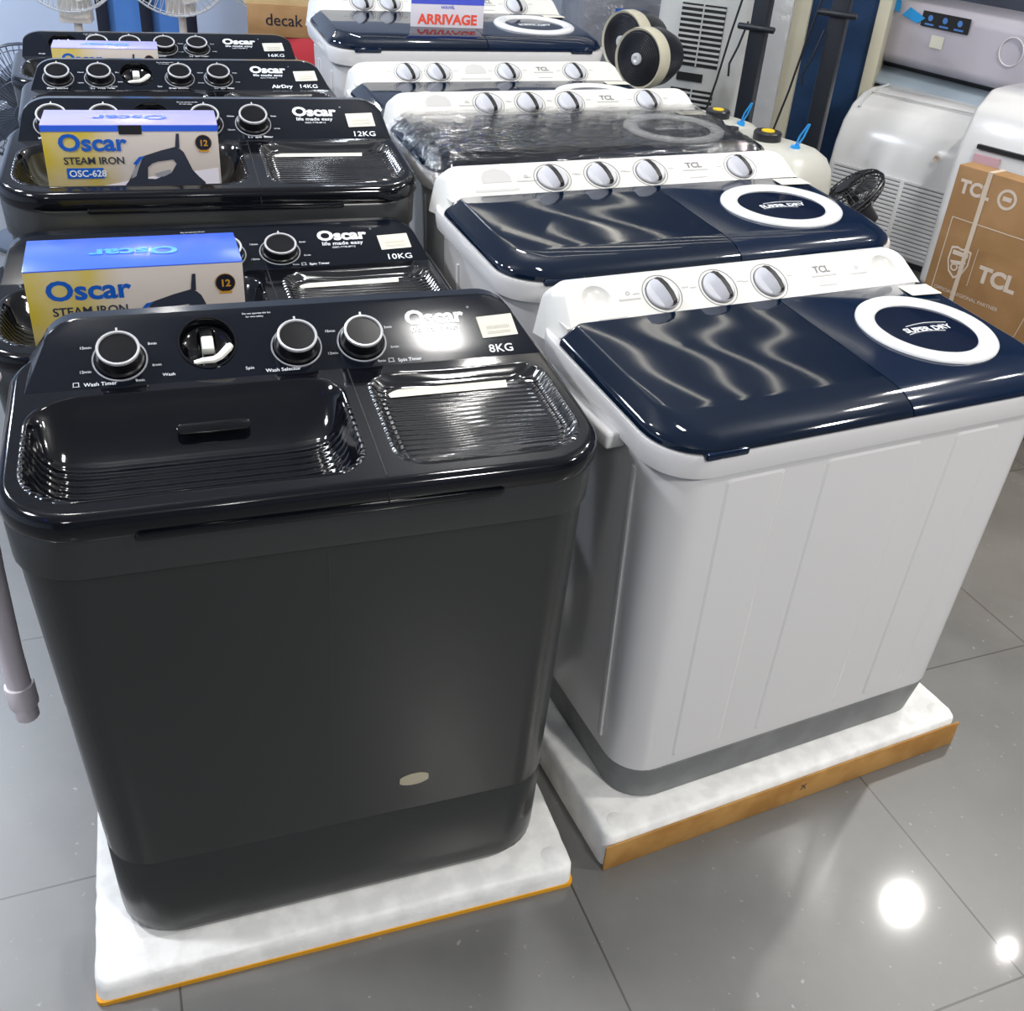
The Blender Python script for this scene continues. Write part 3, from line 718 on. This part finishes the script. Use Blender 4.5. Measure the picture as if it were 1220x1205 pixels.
# ------------------------------------------------------------------ steam iron boxes in the wash wells
def iron_box(label, x, y, z, yaw, W, D, H, top='lilac', cut=False):
    t = thing('steam_iron_box', label, 'box', (x, y, z), R(yaw), 'steam iron boxes standing in the dark washers')
    b = MB(); b.cur = 0; b.box(-W/2, W/2, -D/2, D/2, 0, H); b.build('carton', M['boxface'], t, bevel=.0012)
    b = MB(); b.box(-W/2-.0004, W/2+.0004, -D/2-.0004, D/2+.0004, H-.012 if cut else H-.002, H+.0006); b.build('box_lid', M['boxlilac'] if top == 'pale' else M['lilac'], t, bevel=.0008)
    if cut:
        b = MB(); b.box(-W/2-.0007, W/2+.0007, -D/2-.0008, -D/2+.002, H-.013, H-.001); b.build('blue_band', M['blue'], t)
    b = MB(Matrix.Translation((0, 0, H+.0012)) @ rotz(PI)); b.text('Oscar', 0, -.012, .05, .03, 'CENTER', sx=1.2); b.build('top_lettering', M['blue'] if cut else M['cyan'], t)
    F = Matrix.Translation((-W/2, -D/2-.0006, 0)) @ UP
    k = W/.335
    b = MB(F)
    b.text('Oscar', .028*k, H-.050*k, .046*k, .030, sx=1.12); b.build('logo_lettering', M['labelblue'], t)
    b = MB(F); b.text('STEAM IRON', .034*k, H-.077*k, .0200*k, .022, sx=1.0); b.build('product_lettering', M['ironbody'], t)
    b = MB(F @ at(0, 0, .0)); b.poly(rrect(.037*k, .107*k, H-.106*k, H-.085*k, .002, 2), 0, .0004); lb = b.build('model_label', M['labelblue'], t)
    b = MB(F); b.text('OSC-628', .041*k, H-.102*k, .0185*k, .02, z=.0010); b.build('model_lettering', M['whiteprint'], lb)
    # table edge the iron is pictured on
    b = MB(F); b.poly([(.005*k, H*.0+.003), (W-.004, .003), (W-.004, H-.088*k), (.19*k, H-.105*k), (.005*k, H-.140*k)], .0, .0003); b.build('picture_table', M['signwhite'], t)
    # the pictured iron
    def uv(L): return [(u*W, H-v*W*1.02) for u, v in L]
    body = uv([(.39, .415), (.40, .39), (.453, .33), (.478, .29), (.496, .257), (.512, .215), (.537, .187), (.586, .171), (.66, .148), (.742, .128), (.77, .14), (.79, .16), (.815, .22), (.834, .268), (.87, .31), (.904, .343), (.905, .38), (.90, .415)])
    hole = uv([(.566, .316), (.573, .249), (.60, .226), (.634, .214), (.725, .203), (.742, .23), (.706, .284), (.61, .319)])
    b = MB(F @ at(0, 0, .0006)); b.fill(body, [hole])
    b.poly(uv([(.742, .135), (.755, .05), (.772, .05), (.768, .135)]))
    ir = b.build('pictured_iron', M['ironbody'], t, smooth=False)
    b = MB(F @ at(0, 0, .0010)); b.poly(uv([(.61, .285), (.70, .262), (.71, .28), (.66, .305), (.62, .305)])); b.poly(uv([(.47, .315), (.485, .275), (.53, .20), (.545, .195), (.52, .25), (.50, .30)])); b.build('iron_shine', M['ironlight'], ir, smooth=False)
    b = MB(F @ at(0, 0, .0011)); b.poly(uv([(.49, .225), (.53, .185), (.565, .182), (.54, .20), (.51, .235)])); b.build('iron_buttons', M['labelblue'], ir, smooth=False)
    if cut:
        b = MB(F @ at(0, 0, .0004)); b.box(.43*W, .56*W, H-.019, H-.0005, 0, .0004); b.build('hand_slot', M['vent'], t)
    b = MB(F @ at(W-.030*k, H-.036*k, 0)); b.lathe([(.0165*k, 0), (.0165*k, .0006), (.001, .0006)], 28); bg = b.build('warranty_badge', M['navyprint'], t)
    b = MB(F @ at(W-.030*k, H-.036*k, .0007)); b.text('12', 0, -.006*k, .017*k, .03, 'CENTER', z=.0003); b.ring(.0162*k, .0156*k, 0, .0003, 28); b.box(-.010*k, .010*k, -.0185*k, -.0145*k, 0, .0003); b.build('badge_number', M['goldprint'], bg)
    return t
iron_box('steam iron box with blue top in the 10KG washer, largest and nearest of the three', -.696, 1.682, .758, 21.64, .3555, .152, .176)
iron_box('steam iron box with a dark notch in its top, standing in the 12KG washer', -.863, 2.156, .890, 19.6, .346, .128, .157, 'pale', cut=True)
iron_box('steam iron box mostly hidden, standing in the farthest dark washer', -1.418, 3.409, .820, 20.5, .317, .132, .136, 'pale')

# ------------------------------------------------------------------ sign on the back machine
sg = thing('sale_sign', 'white acrylic sign with red ARRIVAGE lettering and blue top on the back white washer', 'sign', (-.335, 3.63, 1.0475), R(20))
b = MB(); b.box(-.125, .125, -.004, .004, 0, .17); b.build('sign_card', M['signwhite'], sg, bevel=.001)
b = MB(); b.box(-.125, .125, 0.004, .07, 0, .004); b.build('sign_foot', M['signwhite'], sg)
b = MB(Matrix.Translation((0, -.0046, 0)) @ UP); b.text('ARRIVAGE', 0, .022, .043, .035, 'CENTER', sx=1.02); b.build('sign_lettering', M['redprint'], sg)
b = MB(Matrix.Translation((0, -.0046, 0)) @ UP); b.box(-.125, .125, .083, .17, 0, .0004); b.text('NOUVEL', 0, .070, .012, .02, 'CENTER'); b.build('blue_band', mat('sign_blue', (78, 92, 214), .4), sg)

exec_bg = True
# ------------------------------------------------------------------ right hand background
ACY = R(-45)
# white floor appliance in plastic wrap
ac = thing('air_conditioner', 'white floor air conditioner with curved front and grille, behind the small black fan', 'air conditioner', (1.87, 4.90, 0), R(-44), None, (1, 1, .93))
b = MB(); W = .80; L = []
prof = [(-.22, .03), (-.225, .10), (-.225, .40), (-.215, .52), (-.185, .63), (-.13, .71), (-.06, .755), (.02, .775), (.2, .775), (.2, .03)]
L = [[(sx*W/2, y, z) for y, z in prof] for sx in (-1, 1)]
b.loft(L, True, True); b.build('housing', M['acwhite'], ac, bevel=.02, seg=3)
b = MB(); b.box(-W/2+.04, W/2-.04, -.2285, -.222, .06, .43)
gr = b.build('grille_back', M['midgrey'], ac)
b = MB()
for i in range(18): b.box(-W/2+.04, W/2-.04, -.236, -.224, .062+i*.0208, .062+i*.0208+.0150)
b.box(-.01, .01, -.238, -.224, .06, .43); b.build('grille', M['acwhite'], ac, bevel=.001)
b = MB(); b.box(-W/2+.03, W/2-.03, -.2, .18, 0, .03); b.build('base', M['darkplastic'], ac)
b = MB(Matrix.Translation((0, -.2262, .505)) @ Matrix.Rotation(R(84), 4, 'X')); b.lathe([(.016, 0), (.016, .002), (.009, .002), (.008, 0)], 20, mx=at(.12, .06)); b.build('round_mark', M['cardprint'], ac)
b = MB(); b.tube([(-W/2+.05, -.145, .70), (-W/2+.05, -.06, .765), (-W/2+.05, .1, .786)], .006, 6); b.tube([(-W/2+.05, -.06, .768), (W/2-.05, -.06, .768)], .004, 6); b.build('lid_line', M['lightgrey'], ac)

# wall type unit with lilac grey face standing behind/above
au = thing('air_conditioner', 'lilac grey air conditioner with open louver and sticker strip, at the top right', 'air conditioner', (2.09, 5.30, 0), R(-57))
b = MB(); W = .95
prof = [(-.20, .80), (-.235, .83), (-.23, 1.05), (-.20, 1.09), (.18, 1.09), (.18, .74), (-.05, .74)]
b.loft([[(sx*W/2, y, z) for y, z in prof] for sx in (-1, 1)], True, True); b.build('housing', M['lilacgrey'], au, bevel=.02, seg=3)
b = MB(); b.loft([[(sx*(W/2-.05), y, z) for y, z in ((-.19, .795), (-.02, .735), (.1, .735), (.1, .55), (-.02, .60), (-.02, .70))] for sx in (-1, 1)], True, True); b.build('air_outlet', M['vent'], au)
b = MB(); b.loft([[(-W/2+.02+(W-.2)*s, y, z) for y, z in ((-.30, .705), (-.10, .775), (-.10, .785), (-.30, .715))] for s in (0, 1)], True, True); b.build('louver', M['louver'], au, bevel=.002)
b = MB(); b.box(-W/2+.1, W/2-.04, .06, .17, 0, .74); b.build('stand', M['lightgrey'], au)
FA = Matrix.Translation((0, -.2365, .965)) @ Matrix.Rotation(R(90.7), 4, 'X')
b = MB(FA); b.poly(rrect(-.17, .105, .030, .098, .003, 2), 0, .001); sk = b.build('feature_sticker', M['vent'], au)
b = MB(FA)
for x in (-.12, -.035, .05): b.box(x-.026, x+.026, .038, .046, .001, .0016); b.lathe([(.014, .001), (.014, .0016), (.001, .0016)], 12, mx=at(x, .070))
b.build('sticker_print', M['screen'], sk)
b = MB(FA); b.poly([(-.29, .060), (-.19, .035), (-.15, .065), (-.25, .100)], 0, .0014); b.poly([(-.31, .065), (-.345, .075), (-.345, .125), (-.31, .12)], 0, .0012); b.build('picture_sticker', M['cyan'], au)
b = MB(FA); b.poly(rrect(-.09, -.015, -.055, .0, .002, 2), 0, .001); b.build('paper_sticker', M['sticker'], au)
b = MB(FA); b.torus(.06, .003, 32, 6, mx=at(.35, .0, 0)); b.build('round_panel', M['white'], au)

# second white unit at the right frame edge
aw = thing('air_conditioner', 'white air conditioner with pink sticker cut off by the right edge, behind the carton', 'air conditioner', (2.22, 4.20, 0), R(-48))
b = MB(); W = .9
prof = [(-.20, .03), (-.205, .50), (-.19, .66), (-.14, .80), (-.05, .87), (.18, .88), (.18, .03)]
b.loft([[(sx*W/2, y, z) for y, z in prof] for sx in (-1, 1)], True, True); b.build('housing', M['acwhite'], aw, bevel=.025, seg=3)
b = MB(); b.box(-W/2+.09, W/2-.02, -.205, -.180, .655, .672); b.build('air_slot', M['vent'], aw)
b = MB(); b.box(-W/2+.09, -W/2+.20, -.2085, -.198, .575, .635); b.build('energy_sticker', mat('pink_label', (200, 160, 168), .5), aw)
b = MB(); b.box(-W/2+.03, W/2-.03, -.18, .16, 0, .03); b.build('base', M['darkplastic'], aw)

# brown carton
cx = thing('cardboard_carton', 'brown cardboard carton with pale logos and strap, at the right edge', 'box', (1.745, 3.135, 0), R(-51.7))
W, H = .86, .80
b = MB(); b.box(-W/2, W/2, -.10, -.02, 0, H); b.build('carton', M['cardlight'], cx, bevel=.004)
F = Matrix.Translation((-W/2, -.1006, 0)) @ UP
b = MB(F)
b.text('TCL', .025, H-.085, .060, .045); b.text('TCL', .180, H-.345, .074, .045)
b.text('OFFICIAL REGIONAL PARTNER', .040, H-.42, .0172, .012, sx=1.02)
b.ring(.033, .024, 0, .0006, 28, mx=at(.195, H-.066)); b.box(.180, .210, H-.072, H-.058, 0, .0006)
for (x0, x1, y0, y1) in ((.03, .62, H-.171, H-.168), (.03, .033, H-.535, H-.17), (.03, .33, H-.535, H-.532), (.153, .155, H-.375, H-.245)): b.box(x0, x1, y0, y1, 0, .0005)
b.tube([(.33, H-.5335, .0003), (.345, H-.515, .0003), (.352, H-.49, .0003), (.365, H-.475, .0003), (.385, H-.36, .0003), (.40, H-.17, .0003)], .0014, 4)
b.build('carton_lettering', M['cardprint'], cx)
sh = [(-.045, .055), (-.02, .062), (0, .057), (.02, .062), (.045, .055), (.047, .0), (.03, -.045), (0, -.068), (-.03, -.045), (-.047, 0)]
b = MB(F @ at(.098, H-.31) @ Matrix.Diagonal((.85, .85, 1, 1))); b.loft([[(x, y, .0004) for x, y in sh], [(x*.86, y*.86, .0004) for x, y in sh]]); b.box(-.034, .034, .026, .044, 0, .0005); b.poly([(-.035, .0), (.03, .012), (.034, .004), (-.02, -.018)], 0, .0005); b.ring(.016, .010, 0, .0005, 18, mx=at(-.01, -.022)); b.box(.008, .03, -.02, -.01, 0, .0005); b.build('crest', M['cardprint'], cx)
b = MB(F); b.box(.108, .124, .0, H+.0015, .0006, .0016); b.box(.108, .124, H, H+.0015, -.08, .0016); b.build('strap', M['tape'], cx)

# two water tanks with caps
def tank(label, x, y, yaw, W, D, H):
    t = thing('plastic_tank', label, 'tank', (x, y, 0), R(yaw), 'white plastic tanks behind the white washers')
    b = MB(); L = []
    for z, ins in ((0, .02), (.02, .0), (H*.5, 0), (H-.10, 0), (H-.06, .008), (H-.028, .026), (H-.008, .055), (H, .085)):
        L.append([(px, py, z) for px, py in rrect(-W/2+ins, W/2-ins, -D/2+ins*.8, D/2-ins*.8, max(.02, .09-ins*.4), 6)])
    b.loft(L, True, True); b.build('tank_body', M['tank'], t, angle=60)
    b = MB(at(-.0, 0, H)); b.lathe([(.042, -.006), (.044, 0), (.044, .022), (.040, .027), (.001, .027)], 28); c = b.build('cap', M['darkplastic'], t)
    b = MB(at(0, 0, H+.027)); b.lathe([(.021, 0), (.020, .003), (.001, .003)], 20); b.build('cap_centre', M['yellow'], c)
    b = MB(at(-.12, -.02, H-.012)); b.lathe([(.018, 0), (.018, .026), (.001, .026)], 16); b.build('plug', M['darkplastic'], t)
    b = MB(at(.11, .0, H-.012)); b.lathe([(.016, 0), (.014, .02), (.001, .02)], 14); b.tube([(0, 0, .02), (.008, 0, .05), (.03, 0, .09), (.034, 0, .091), (.022, 0, .05), (.006, 0, .02)], .003, 6); b.build('tie', M['cyan'], t)
    return t
tank('white plastic tank with yellow centred cap, the nearer one with its blue tie standing clear', .715, 3.24, -48, .43, .28, .865)
tank('white plastic tank with yellow centred cap, the farther one behind the film covered washer', .645, 3.80, -48, .38, .26, .805)

# small black desk fan between washer and air conditioner
df = thing('desk_fan', 'small black wire desk fan behind the second white washer', 'fan', (1.02, 3.25, 0), 0)
T = Matrix.Translation((0, 0, .705)) @ Vector((-.7, .02, .7)).to_track_quat('Z', 'Y').to_matrix().to_4x4()
def cage(T, rad, dep, n, m, parent, wire=.0022, name='cage'):
    b = MB(T)
    b.torus(rad, wire*2, 48, 6); b.torus(rad*.97, wire, 40, 5, mx=at(0, 0, dep*.35)); b.torus(rad*.97, wire, 40, 5, mx=at(0, 0, -dep*.35))
    b.torus(rad*.6, wire, 32, 5, mx=at(0, 0, dep*.95))
    for i in range(n):
        a = 2*PI*i/n; c, s = math.cos(a), math.sin(a)
        for sg_ in (1, -1):
            b.tube([(rad*c, rad*s, 0), (rad*.93*c, rad*.93*s, sg_*dep*.5), (rad*.75*c, rad*.75*s, sg_*dep*.82), (rad*.25*c, rad*.25*s, sg_*dep)], wire*.8, 4)
    b.lathe([(rad*.25, dep-.004), (rad*.25, dep+.006), (.001, dep+.008)], 24)
    return b.build(name, m, parent)
def blades(T, rad, n, m, parent):
    b = MB(T)
    for i in range(n):
        a = 2*PI*i/n; X = rotz(a) @ Matrix.Rotation(R(28), 4, 'X')
        L = []
        for r_, hw in ((.12, .05), (.4, .16), (.75, .24), (.9, .18)):
            L.append([(rad*r_, -rad*hw, -.002), (rad*r_, rad*hw, -.002), (rad*r_, rad*hw, .002), (rad*r_, -rad*hw, .002)])
        b.loft(L, True, True, mx=X)
    b.lathe([(rad*.16, -.02), (rad*.16, .02), (.001, .026)], 20)
    return b.build('blades', m, parent, angle=50)
cage(T, .115, .04, 36, M['darkplastic'], df); blades(T, .10, 4, M['darkplastic'], df)
b = MB(T); b.lathe([(.035, -.11), (.04, -.05), (.001, -.045)], 20); b.build('motor', M['darkplastic'], df)
b = MB(); b.tube([(.06, 0, .64), (.08, 0, .5), (.08, 0, .02)], .014, 10); b.lathe([(.11, 0), (.11, .012), (.04, .03), (.001, .03)], 28, mx=at(.08, 0)); b.build('stand', M['darkplastic'], df)

# tall portable air cooler with black vents
tw = thing('air_cooler', 'tall pale grey air cooler tower with black slatted vents', 'air cooler', (.755, 5.02, 0), R(-22))
b = MB(); b.box(-.21, .21, -.18, .18, 0, 1.28); b.build('housing', M['lightgrey'], tw, bevel=.03, seg=3)
b = MB(); b.box(-.10, .10, -.1835, -.178, .30, .70); b.box(-.10, .10, -.1835, -.178, .80, 1.06); b.build('vent_recess', M['vent'], tw)
b = MB()
for i in range(17): b.box(-.10, .10, -.188, -.180, .315+i*.0228, .315+i*.0228+.009)
for i in range(11): b.box(-.10, .10, -.188, -.180, .815+i*.0228, .815+i*.0228+.009)
b.box(-.003, .003, -.189, -.180, .30, .70); b.box(-.003, .003, -.189, -.180, .80, 1.06)
b.build('vent_slats', M['lightgrey'], tw)
b = MB(); b.box(-.08, .04, -.187, -.178, .735, .77); b.build('display', M['vent'], tw)
b = MB(); b.box(-.19, .19, -.19, -.17, .10, .27); b.build('water_drawer', M['lightgrey'], tw, bevel=.01)

# round drum fans
def drum(label, x, y, z, yaw, rad, dep, stand):
    t = thing('drum_fan', label, 'fan', (x, y, 0), R(yaw), 'round black drum fans')
    T = Matrix.Translation((0, 0, z)) @ UP
    b = MB(T); b.lathe([(rad*.985, dep*.02), (rad, dep*.08), (rad, dep*.34), (rad*.97, dep*.5), (rad*.90, dep*.46)], 48, cap0=False, cap1=False); b.build('rim', M['cream'], t, angle=50)
    b = MB(T); b.lathe([(rad*.74, -dep*.95), (rad*.95, -dep*.45), (rad*.985, dep*.05)], 44, cap1=False); b.build('shell', M['darkplastic'], t, angle=50)
    b = MB(T); b.lathe([(rad*.905, dep*.40), (rad*.88, dep*.47), (rad*.5, dep*.50), (rad*.2, dep*.52), (.001, dep*.52)], 44, cap0=False); 
    for k in range(1, 9): b.torus(rad*(.22+.075*k), .0012, 40, 4, mx=at(0, 0, dep*.51))
    b.build('front_grille', M['darkplastic'], t)
    b = MB(T); b.lathe([(rad*.20, dep*.50), (rad*.19, dep*.58), (rad*.1, dep*.60), (.001, dep*.56)], 28, cap0=False); b.build('hub_cap', M['chrome'], t)
    b = MB(); b.tube([(0, .0, z-rad*.9), (0, 0, .03)], .03, 12); b.lathe([(rad*.8, 0), (rad*.8, .015), (.03, .05)], 30); b.build('stand', M['darkplastic'], t)
    return t
drum('black round drum fan with pale rim and silver hub, in front of the other one', .405, 4.22, .922, -42, .115, .13, 1)
drum('black round drum fan with pale rim, half hidden behind the nearer one', .37, 4.62, .92, -48, .125, .13, 1)

# wrapped grey appliance with blue label
fr = thing('wrapped_appliance', 'dark grey boxy appliance in plastic wrap with a blue label, beyond the back washer', 'appliance', (.46, 5.80, 0), R(10))
b = MB(); b.box(-.34, .34, -.28, .28, 0, 1.03); b.build('cabinet', M['midgrey'], fr, bevel=.012)
b = MB(); b.box(-.347, .347, -.288, .288, .0, .975); b.build('plastic_wrap', M['wrap'], fr, bevel=.02)
b = MB(); b.box(-.35, .35, -.29, .29, 1.03, 1.06); b.build('top', M['navyprint'], fr, bevel=.01)
b = MB(Matrix.Translation((-.10, -.2905, .70)) @ UP); b.box(-.075, .075, 0, .24, 0, .001); lb = b.build('energy_label', M['labelblue'], fr)
b = MB(Matrix.Translation((-.10, -.292, .70)) @ UP)
for k in range(6): b.box(-.06, .01+.008*(k % 3), .03+k*.03, .036+k*.03, 0, .0005)
b.build('label_print', M['screen'], lb)

# two black display posts with cross bars
def post(label, x, y, yaw, zb, w_=.068):
    t = thing('display_stand', label, 'stand', (x, y, 0), R(yaw), 'black display stands with stub cross bars')
    b = MB(); b.box(-w_/2, w_/2, -.03, .03, .03, 1.75); b.build('pole', M['postblack'], t, bevel=.006)
    b = MB(Matrix.Translation((0, -.04, zb)) @ Matrix.Rotation(R(90), 4, 'Y')); b.lathe([(.011, -.078), (.013, -.074), (.013, .074), (.011, .078)], 16); b.build('cross_bar', M['postblack'], t)
    b = MB(); b.box(-.13, .13, -.13, .13, 0, .03); b.build('foot_plate', M['postblack'], t, bevel=.004)
    b = MB(); b.tube([(-.05, -.035, 1.3), (-.10, -.05, 1.0), (-.13, -.05, .8), (-.17, -.05, .6)], .005, 6); b.tube([(-.04, -.035, 1.05), (-.06, -.05, .95), (-.085, -.05, .88), (-.08, -.05, .83)], .005, 6); b.build('cable', M['darkplastic'], t)
    return t
post('black display stand post with cross bar in front of the pale panel', .875, 4.50, -30, 1.03)
post('black display stand post with cross bar in front of the navy door', 1.17, 4.42, -30, 1.115)

# navy cabinet with cream frame
nc = thing('tall_cabinet', 'tall navy fronted cabinet with cream side trims behind the black posts', 'cabinet', (1.53, 5.44, 0), R(-24))
b = MB(); b.box(-.23, .09, -.02, .25, 0, 1.9); b.build('door', M['navydoor'], nc)
b = MB(); b.box(-.33, -.23, -.05, .25, 0, 1.9); b.build('side_trim', M['cream'], nc, bevel=.006)
b = MB(); b.box(.09, .15, -.05, .25, 0, 1.9); b.build('side_trim', M['cream'], nc, bevel=.006)
pn = thing('wrapped_appliance', 'white appliance in plastic wrap behind the left black post', 'appliance', (1.10, 5.68, 0), R(-15))
b = MB(); b.box(-.20, .16, -.15, .2, 0, 1.10); b.build('cabinet', M['lightgrey'], pn, bevel=.012)
b = MB(); b.box(-.21, .17, -.16, .21, 1.10, 1.9); b.build('upper_box', M['navyprint'], pn, bevel=.01)
b = MB(); b.box(-.206, .166, -.157, .206, 0.01, 1.09); b.build('plastic_wrap', M['wrapwhite'], pn, bevel=.02)

# ------------------------------------------------------------------ left hand background
def pedestal_fan(label, x, y, z, yaw, rad, tilt=0, m='wire', n=60):
    t = thing('pedestal_fan', label, 'fan', (x, y, 0), R(yaw))
    T = Matrix.Translation((0, 0, z)) @ Matrix.Rotation(R(90+tilt), 4, 'X')
    cage(T, rad, .085, n, M[m], t, .0022); 
    blades(T, rad*.9, 5, M['fanplastic'] if m == 'wire' else M['greywire'], t)
    b = MB(T); b.lathe([(.05, -.24), (.075, -.2), (.08, -.09), (.001, -.085)], 20); b.build('motor', M['fanplastic'] if m == 'wire' else M['greywire'], t)
    b = MB(); b.tube([(0, .14, z-.05), (0, .14, .05)], .02, 10); b.box(-.07, .07, .08, .2, z-.30, z-.04); b.lathe([(.22, 0), (.22, .02), (.04, .05), (.001, .05)], 30, mx=at(0, .14)); b.build('stand', M['fanplastic'] if m == 'wire' else M['greywire'], t, bevel=.004)
    return t
pedestal_fan('white pedestal fan left of the others, seen over the farthest dark washer', -2.22, 5.0, 1.03, 15, .24)
pedestal_fan('white pedestal fan with cream centre, the middle one over the farthest dark washer', -1.87, 5.45, 1.03, 12, .29)
pedestal_fan('white pedestal fan next to the cardboard boxes', -1.50, 5.72, .99, 5, .235)
pedestal_fan('grey wire floor fan in clear plastic at the far left edge', -2.0, 4.0, .60, 30, .24, 15, 'greywire')
bc = thing('cardboard_box', 'brown cardboard box marked decak stacked on a red box', 'box', (-1.205, 5.10, .765), R(8))
b = MB(); b.box(-.19, .19, -.15, .15, 0, .135); b.build('carton', M['cardlight'], bc, bevel=.003)
b = MB(Matrix.Translation((-.09, -.1506, .050)) @ UP); b.text('decak', -.02, 0, .072, .005); b.build('carton_lettering', M['navyprint'], bc)
bt = thing('cardboard_box', 'pale cardboard box on top of the decak box', 'box', (-1.19, 5.11, .90), R(8))
b = MB(); b.box(-.22, .20, -.15, .16, 0, .22); b.build('carton', noise_col(mat('pale_carton', (206, 176, 130), .7), (198, 168, 120), (212, 182, 138), 8), bt, bevel=.003)
rb = thing('red_box', 'red carton below the decak box', 'box', (-1.16, 5.12, 0), R(-2))
b = MB(); b.box(-.20, .22, -.16, .16, 0, .765); b.build('carton', M['red'], rb, bevel=.003)
cb = thing('display_cabinet', 'blue panelled display cabinet with navy uprights behind the fans', 'cabinet', (-2.37, 5.95, 0), R(14))
b = MB(); b.box(-.12, .40, .0, .03, .0, 1.6); b.build('back_panel', M['screen'], cb)
b = MB()
for x in (-.09, .14, .38): b.box(x-.03, x+.03, -.04, 0, 0, 1.6)
b.build('upright', M['navyprint'], cb, bevel=.003)
b = MB(); b.box(-.12, .40, -.04, 0, .86, .90); b.build('rail', M['navyprint'], cb)
